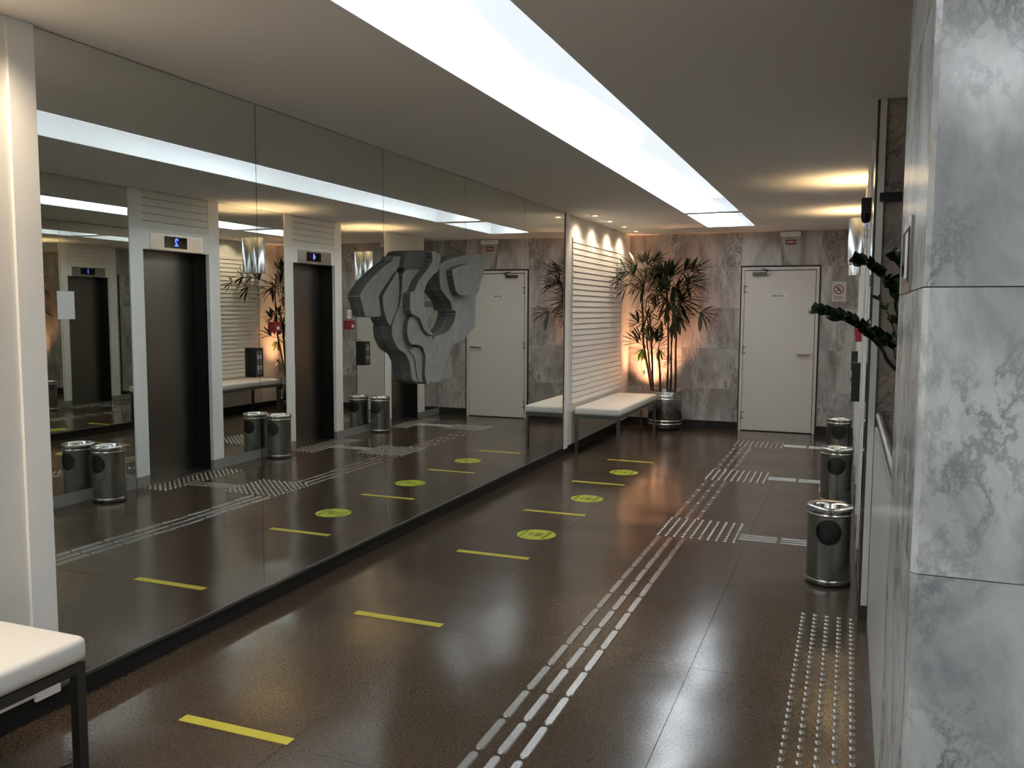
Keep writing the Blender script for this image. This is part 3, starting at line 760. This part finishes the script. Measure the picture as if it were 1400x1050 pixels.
def alarm(y, sign, label):
    t = wthing('fire_alarm', label, 'fire alarm', (XR, y, 1.27), 'red fire alarm boxes')
    boxm('case', MT['red'], XR - 0.045, XR - .0005, y - 0.05, y + 0.05, 1.27, 1.375, t, bevel=0.006, seg=2)
    boxm('window', MT['paper'], XR - 0.0465, XR - .0451, y - 0.022, y + 0.022, 1.295, 1.325, t)
    if sign:
        t2 = wthing('alarm_sign', 'small white sign with red symbol above a fire alarm', 'sign', (XR, y, 1.40))
        boxm('plate', MT['paper'], XR - 0.003, XR - .0005, y - 0.04, y + 0.04, 1.40, 1.50, t2)
        bm = B(); o = Vector((0, 0, 0.055))
        for i in range(12):
            a0 = 2 * PI * i / 12; a1 = 2 * PI * (i + 1) / 12
            bm.faces.new([bm.verts.new((-0.0035, q * math.cos(a), q * math.sin(a) + .055)) for q, a in ((.02, a0), (.02, a1), (.028, a1), (.028, a0))])
        obj('ring', mesh('ring', bm, MT['red']), t2)
alarm(7.30, False, 'red fire alarm box on the mirror left of the middle lift')
alarm(8.72, True, 'red fire alarm box on the mirror just past the middle lift')
t = wthing('paper_notice', 'white paper notice taped to the mirror between desk and nearest lift', 'sign', (XR, 4.78, 1.42))
boxm('sheet', MT['paper'], XR - 0.0025, XR - .0005, 4.71, 4.86, 1.42, 1.63, t)
# small black device on the marble return
t = wthing('door_stop_block', 'small black box fixed high on the brown marble behind the desk', 'fixture', (0.16, 4.42, 2.01))
boxm('housing', MT['black'], 0.112, 0.205, 4.375, 4.4195, 2.015, 2.055, t, bevel=0.004)
t = wthing('security_camera', 'small black security camera on the end of the lift wall, above head height', 'camera', (0.085, 4.50, 1.95))
boxm('body', MT['black'], 0.035, 0.080, 4.46, 4.53, 1.975, 2.045, t, bevel=0.01, seg=2)
bm = B(); lathe(bm, [(0.001, -0.022), (0.014, -0.02), (0.021, -0.008), (0.024, 0.0255)], 18); obj('dome', mesh('dome', bm, MT['black_gloss'], True), t, (0.058 - .085, 0, 0))

# ------------------------------------------------------------------ things on the far wall
t = wthing('emergency_light', 'white emergency light box above the stair door', 'emergency light', (-0.70, YB, 2.41))
boxm('case', MT['white'], -0.825, -0.585, YB - 0.06, YB - 0.0005, 2.42, 2.478, t, bevel=0.006, seg=2)
t = wthing('exit_sign', 'small red exit sign under the emergency light, above the door', 'sign', (-0.70, YB, 2.33))
boxm('plate', MT['red'], -0.76, -0.64, YB - 0.004, YB - .0005, 2.325, 2.385, t)
text('lettering', 'SAÍDA', 0.034, (-0.70, YB - 0.0045, 2.355), ROT_NY, MT['paper'], t, True)
t = wthing('prohibition_sign', 'translucent sign with red ringed prohibition symbol right of the door', 'sign', (-0.13, YB, 1.64))
boxm('plate', simple('frosted_sign', (0.56, 0.53, 0.51), 0.25), -0.205, -0.045, YB - 0.003, YB - .0005, 1.63, 1.87, t)
bm = B(); n = 28; zc = 0.135
def vy(x, z): return bm.verts.new((x, -0.0036, z))
for i in range(n):
    a0 = 2 * PI * i / n; a1 = 2 * PI * (i + 1) / n
    bm.faces.new([vy(q * math.cos(a), zc + q * math.sin(a)) for q, a in ((.046, a0), (.058, a0), (.058, a1), (.046, a1))])
s = 0.7071; bm.faces.new([vy(-.05 * s - .004, zc + .05 * s - .004), vy(-.05 * s + .004, zc + .05 * s + .004), vy(.05 * s + .004, zc - .05 * s + .004), vy(.05 * s - .004, zc - .05 * s - .004)])
obj('ring', mesh('ring', bm, MT['red']), t)
bm = B()
for i, (a, b) in enumerate(((-.03, .03), (-.015, .02), (-.022, .012))):
    bm.faces.new([vy(a, zc - .02 + i * .018), vy(b, zc - .02 + i * .018), vy(b, zc - .01 + i * .018), vy(a, zc - .01 + i * .018)])
obj('symbol', mesh('symbol', bm, MT['ink']), t)
bm = B()
for i in range(3): bm.faces.new([vy(-.05, .045 - i * .014), vy(.05, .045 - i * .014), vy(.05, .05 - i * .014), vy(-.05, .05 - i * .014)])
obj('caption_line', mesh('caption_line', bm, MT['red']), t)

# ------------------------------------------------------------------ downlights over the benches
def downlight(y, label, W_):
    x = -2.50
    t = thing('downlight', label, 'downlight', (x, y, H), 0, 'warm downlights over the slatted walls')
    bm = B(); lathe(bm, [(0.043, -0.0005), (0.041, -0.006), (0.032, -0.004), (0.028, -0.001)], 24); obj('trim_ring', mesh('trim_ring', bm, MT['white'], True), t)
    bm = B(); lathe(bm, [(0.001, -0.0012), (0.029, -0.0012)], 20); obj('lamp_face', mesh('lamp_face', bm, MT['glow_warm']), t)
    spot(t, (0, 0, -0.012), (-0.28, 0, -1), W_, (1.0, 0.80, 0.58), 128, 0.9, 0.04)
for i, y in enumerate((8.70, 9.29, 9.93, 10.53)):
    downlight(y, ('round warm downlight in the ceiling above the far bench, ' + ['nearest the mirror', 'second from the mirror', 'second from the marble wall', 'closest to the marble wall'][i]), DOWN_W)
for i, y in enumerate((1.88, 1.29, 0.65, 0.05)):
    downlight(y, ('round warm downlight in the ceiling above the near bench, ' + ['next to the white post', 'second from the white post', 'third from the white post', 'farthest from the white post'][i]), NEAR_W)

# ------------------------------------------------------------------ steel planter with the palm
PX, PY = -2.145, 10.79
t = thing('steel_planter', 'cylindrical stainless steel planter with ringed bands in the far corner', 'planter', (PX, PY, 0))
r = 0.214
bm = B(); lathe(bm, [(r - .012, 0.0), (r - .012, 0.03)], 40, 0, 0, True); obj('base', mesh('base', bm, MT['black'], True), t)
bm = B(); lathe(bm, [(r - .01, 0.03), (r, 0.032), (r, 0.495), (r - .004, 0.50), (r - .008, 0.495), (r - .008, 0.44)], 48); obj('body', mesh('body', bm, MT['steel_bin'], True), t)
for z in (0.085, 0.125, 0.40, 0.44):
    bm = B(); lathe(bm, [(r, z - .009), (r + .005, z - .005), (r + .005, z + .005), (r, z + .009)], 48); obj('band', mesh('band', bm, MT['chrome'], True), t)
bm = B(); lathe(bm, [(0.001, 0.455), (r - .009, 0.45)], 32); obj('soil', mesh('soil', bm, MT['soil'], True), t)
palm = thing('potted_palm', 'tall lady palm with dark fan leaves growing from the steel planter', 'plant', (PX, PY, 0.45))
PO[palm.name] = (PX, PY, 0.45)
def ony(px, py, y):
    rr = Mrot @ Vector(((px - 700) / F, -(py - 525) / F, -1.0)); k = y / rr.y
    return Vector((rr.x * k, y, CAMZ + rr.z * k))
canes = [([(884, 534), (880, 470), (878, 400), (884, 366)], -.10), ([(893, 534), (891, 470), (888, 430)], -.12), ([(903, 534), (902, 505), (900, 474)], -.16),
         ([(912, 536), (914, 470), (912, 400), (912, 375)], -.02), ([(917, 536), (918, 470), (922, 400), (934, 380)], .06), ([(923, 536), (924, 480), (926, 430), (944, 380)], -.06), ([(889, 534), (887, 490), (884, 460)], .05)]
for pts, dy in canes:
    pp = [ony(px, py, PY + dy * (0.5 + 0.5 * i / 2)) - Vector(PO[palm.name]) for i, (px, py) in enumerate(pts)]
    pp[0].z = 0.0; pp[0].x = max(-.16, min(.16, pp[0].x)); pp[0].y = max(-.13, min(.13, pp[0].y))
    dense = []
    for a, b in zip(pp, pp[1:]):
        for k in range(4): dense.append(a.lerp(b, k / 4))
    dense.append(pp[-1])
    dense = [p + Vector((random.uniform(-.003, .003), random.uniform(-.003, .003), 0)) for p in dense]
    bm = B(); tube(bm, dense, [0.015 + 0.002 * (i % 2) - 0.006 * i / len(dense) for i in range(len(dense))], 7)
    obj('cane', mesh('cane', bm, MT['cane'], True), palm)
def blade(bm, base, d, L, w, droop):
    d = d.normalized(); side = d.cross(Vector((0, 0, 1)))
    if side.length < .05: side = Vector((1, 0, 0))
    side.normalize(); up = side.cross(d).normalized(); prev = None
    n = 5
    for i in range(n + 1):
        s = i / n; c = base + d * (L * s) - Vector((0, 0, 1)) * (droop * L * s * s)
        ww = w * (0.35 + 1.3 * s if s < .5 else 1.0 - 0.92 * ((s - .5) / .5) ** 2) * 0.5
        row = [bm.verts.new(c + side * ww + up * ww * .35), bm.verts.new(c), bm.verts.new(c - side * ww + up * ww * .35)]
        if prev:
            bm.faces.new((prev[0], prev[1], row[1], row[0])); bm.faces.new((prev[1], prev[2], row[2], row[1]))
        prev = row
def fan(px, py, y, ang, spread, n, L, w=0.052, tilt=0.0, mat='leaf', stem=None, droop=0.08):
    q_ = ony(px, py, y)
    while q_.x < -2.50: y -= 0.05; q_ = ony(px, py, y)
    base = q_ - Vector(PO[palm.name]); bm = B()
    if stem is not None:
        s0 = ony(stem[0], stem[1], PY) - Vector(PO[palm.name])
        mid = s0.lerp(base, .5) + Vector((0, 0, .03)); tube(bm, [s0, mid, base], [.005, .004, .0035], 5)
    for i in range(n):
        f = (i / (n - 1) - .5) if n > 1 else 0
        a = math.radians(ang + f * spread + random.uniform(-5, 5))
        dep = tilt + random.uniform(-.45, .45)
        dv = Vector((math.cos(a), dep, math.sin(a)))
        blade(bm, base, dv, L * random.uniform(.8, 1.1) * (1 - .25 * abs(f)), w * random.uniform(.8, 1.2), droop * random.uniform(.6, 1.5))
    for v in bm.verts: v.co.x = max(v.co.x, -2.672 - PX); v.co.y = min(v.co.y, 11.085 - PY)
    obj('leaf', mesh('leaf', bm, MT[mat]), palm)
f0 = PY
FL = [ (856,372,-.3,170,90,7,.22,(880,388)), (858,390,-.3,200,90,7,.22,(881,400)), (866,378,-.25,120,80,6,.2,(881,392)), (945,372,-.05,30,60,7,.26,(924,392)), (948,385,-.1,-5,50,6,.26,(924,398)), # px, py, dy, angle, spread, n, length, stem
 (868,364,-.15,160,70,7,.25,(880,385)), (862,372,-.2,185,80,6,.2,(880,392)), (885,362,.0,60,120,8,.24,(884,380)), (878,360,.05,95,110,7,.16,(884,380)), (893,358,-.1,35,50,6,.22,(886,378)),
 (912,380,-.05,110,70,8,.28,(913,398)), (917,380,.05,75,60,7,.27,(914,398)), (917,378,.0,45,60,6,.30,(915,398)), (936,370,.05,35,80,8,.24,(922,395)), (940,367,-.1,15,60,7,.24,(922,395)),
 (936,385,-.15,10,60,7,.30,(922,400)), (938,388,.1,-35,60,6,.26,(920,404)), (849,382,-.25,185,100,6,.15,(872,396)), (880,390,-.2,215,70,7,.26,(881,404)), (874,386,-.05,195,80,6,.22,(881,400)),
 (890,383,-.1,130,140,8,.22,(884,398)), (895,385,.1,40,120,7,.22,(886,400)), (897,394,-.15,-20,120,8,.22,(886,408)), (912,400,-.15,170,150,8,.24,(914,418)), (912,408,.0,230,110,8,.24,(914,420)),
 (918,402,-.1,-30,140,8,.26,(916,420)), (927,408,-.1,-5,70,8,.34,(916,422)), (927,410,.05,-35,60,7,.32,(916,424)), (908,396,.0,90,120,8,.2,(914,412)), (903,404,-.1,120,150,8,.22,(912,420)),
 (958,427,-.1,-25,110,8,.24,(927,440)), (926,398,.1,60,90,7,.22,(920,410)), (873,442,-.15,150,90,7,.20,(886,455)), (885,435,-.1,95,120,7,.17,(888,450)), (884,436,-.2,190,100,7,.24,(888,450)),
 (924,434,.05,250,70,7,.26,(920,446)), (925,432,-.05,-40,60,6,.25,(920,446)), (890,446,-.1,250,130,8,.2,(889,458)), (873,469,-.2,155,60,6,.30,(885,480)), (876,466,-.1,130,40,5,.26,(885,480)),
 (888,467,-.15,95,90,8,.24,(889,484)), (897,468,-.12,60,80,7,.22,(890,484)), (901,474,-.15,70,90,6,.18,(901,490)), (886,452,.0,60,110,7,.2,(888,464)), (905,440,.1,200,120,7,.22,(913,452)),
 (918,492,-.15,185,60,5,.16,(913,505)), (930,424,.0,-10,70,5,.28,(922,438)), (897,420,.1,160,120,7,.2,(888,434)), (903,385,.12,100,120,7,.22,(912,398)), (920,392,-.18,-70,90,7,.2,(918,408)),
]
for i in range(10):
    px = random.uniform(872, 945); py = random.uniform(368, 425)
    FL.append((px, py, random.uniform(-.2, .15), random.uniform(0, 360), 120, 7, random.uniform(.16, .24), (min(max(px, 884), 922), py + 16)))
for (px, py, dy, an, sp, n, L, st) in FL: fan(px, py, f0 + dy, an, sp * 1.1, max(4, n - 1), L * 1.08, stem=st)
fan(878, 478, f0 - .05, 235, 110, 7, .16, mat='leaf_lit', stem=(886, 470)); fan(901, 478, f0 + .05, 240, 140, 7, .15, mat='leaf_lit', stem=(900, 486))
fan(881, 512, f0 - .1, 150, 120, 4, .09, w=.018); fan(926, 519, f0 - .1, 60, 110, 4, .11, w=.018)

# warm uplight behind the planter
t = thing('corner_uplight', 'small black spotlight glowing warm behind the planter in the corner', 'spotlight', (-2.46, 10.80, 0))
bm = B(); lathe(bm, [(0.045, 0.0), (0.045, 0.012), (0.008, 0.016), (0.008, 0.28)], 16, 0, 0, True); obj('stand', mesh('stand', bm, MT['black'], True), t)
bm = B(); lathe(bm, [(0.010, 0.28), (0.030, 0.30), (0.036, 0.38), (0.033, 0.38)], 20); obj('head', mesh('head', bm, MT['black'], True), t)
bm = B(); lathe(bm, [(0.001, 0.372), (0.033, 0.372)], 18); obj('lamp_face', mesh('lamp_face', bm, MT['glow_warm']), t)
spot(t, (0.0, 0.0, 0.40), (0.16, 0.30, 1), UPLIGHT, (1.0, 0.48, 0.25), 96, 1.0, 0.03)

# ------------------------------------------------------------------ potted plant on the desk
ZX, ZY = 0.34, 2.95
t = thing('desk_plant_pot', 'dark round pot on the reception counter behind the pillar', 'pot', (ZX, ZY, 1.0))
bm = B(); lathe(bm, [(0.08, 0.0), (0.10, 0.17), (0.095, 0.175), (0.09, 0.15), (0.001, 0.15)], 28, 0, 0, True); obj('pot', mesh('pot', bm, MT['black'], True), t)
zz = thing('desk_plant', 'plant with arching stems of glossy dark oval leaves above the white desk', 'plant', (ZX, ZY, 1.15)); zo = Vector((ZX, ZY, 1.15))
def zleaf(bm, base, d, n_, L, w):
    d = d.normalized(); s = d.cross(n_).normalized(); up = s.cross(d); prev = None; k = 6
    for i in range(k + 1):
        u = i / k; c = base + d * L * u + up * (0.10 * L * math.sin(u * PI)); ww = w * .5 * math.sin(min(1, u * 1.04 + .06) * PI) ** .5 if i not in (0, k) else 0.001
        row = [bm.verts.new(c + s * ww + up * ww * .25), bm.verts.new(c), bm.verts.new(c - s * ww + up * ww * .25)]
        if prev: bm.faces.new((prev[0], prev[1], row[1], row[0])); bm.faces.new((prev[1], prev[2], row[2], row[1]))
        prev = row
def zstem(pix, y0, y1, leaf_from, nl, L=0.050, root=(0, 0), w=.029, thick=.007):
    ctrl = [Vector((ZX + root[0], ZY + root[1], 1.15))]
    m = len(pix)
    for i, (px, py) in enumerate(pix): ctrl.append(ony(px, py, y0 + (y1 - y0) * i / (m - 1)))
    pts = []
    for i in range(len(ctrl) - 1):
        p0 = ctrl[max(i - 1, 0)]; p1 = ctrl[i]; p2 = ctrl[i + 1]; p3 = ctrl[min(i + 2, len(ctrl) - 1)]
        for k in range(6):
            u = k / 6; pts.append(0.5 * ((2 * p1) + (p2 - p0) * u + (2 * p0 - 5 * p1 + 4 * p2 - p3) * u * u + (-p0 + 3 * p1 - 3 * p2 + p3) * u ** 3))
    pts.append(ctrl[-1]); pts = [p - zo for p in pts]; N_ = len(pts)
    bm = B(); tube(bm, pts, [thick * (1 - .7 * i / N_) for i in range(N_)], 7); obj('stem', mesh('stem', bm, MT['zz'], True), zz)
    for k in range(nl):
        f = leaf_from + (1 - leaf_from) * (k + .3) / nl; i = min(int(f * (N_ - 1)), N_ - 2); u = f * (N_ - 1) - i
        p = pts[i].lerp(pts[i + 1], u); d = (pts[i + 1] - pts[i]).normalized()
        for s in (-1, 1):
            perp = d.cross(Vector((0.3, 1, 0))).normalized()
            if perp.z < 0: perp = -perp
            dd = d * .7 + perp * (s * .55 + .30) + Vector((0, random.uniform(-.9, .5), 0))
            bm = B(); zleaf(bm, p, dd, Vector((random.uniform(-.3, .3), -1, random.uniform(.2, 1))), L * random.uniform(.8, 1.15) * (1 - .35 * f), w * random.uniform(.85, 1.15))
            obj('leaf', mesh('leaf', bm, MT['zz'], True), zz)
zstem([(1224, 505), (1206, 478), (1184, 456), (1160, 438), (1135, 430), (1114, 424)], 2.86, 2.72, .42, 10)
zstem([(1234, 440), (1224, 405), (1212, 382), (1193, 366), (1168, 356)], 2.85, 2.75, .35, 10, root=(.02, -.02))
zstem([(1240, 420), (1240, 380), (1232, 362), (1222, 352)], 2.8, 2.8, .4, 6, root=(.03, 0))
zstem([(1240, 470), (1236, 430), (1226, 400), (1214, 392)], 2.82, 2.8, .2, 6, L=.05, root=(.02, .01))
zstem([(1236, 490), (1226, 462), (1212, 425), (1196, 404)], 2.95, 2.95, .45, 4, L=.04, w=.012, root=(0, .03), thick=.004)
zstem([(1232, 500), (1222, 478), (1206, 466), (1192, 452)], 2.95, 2.95, .5, 5, L=.05, root=(.01, .03), thick=.004)
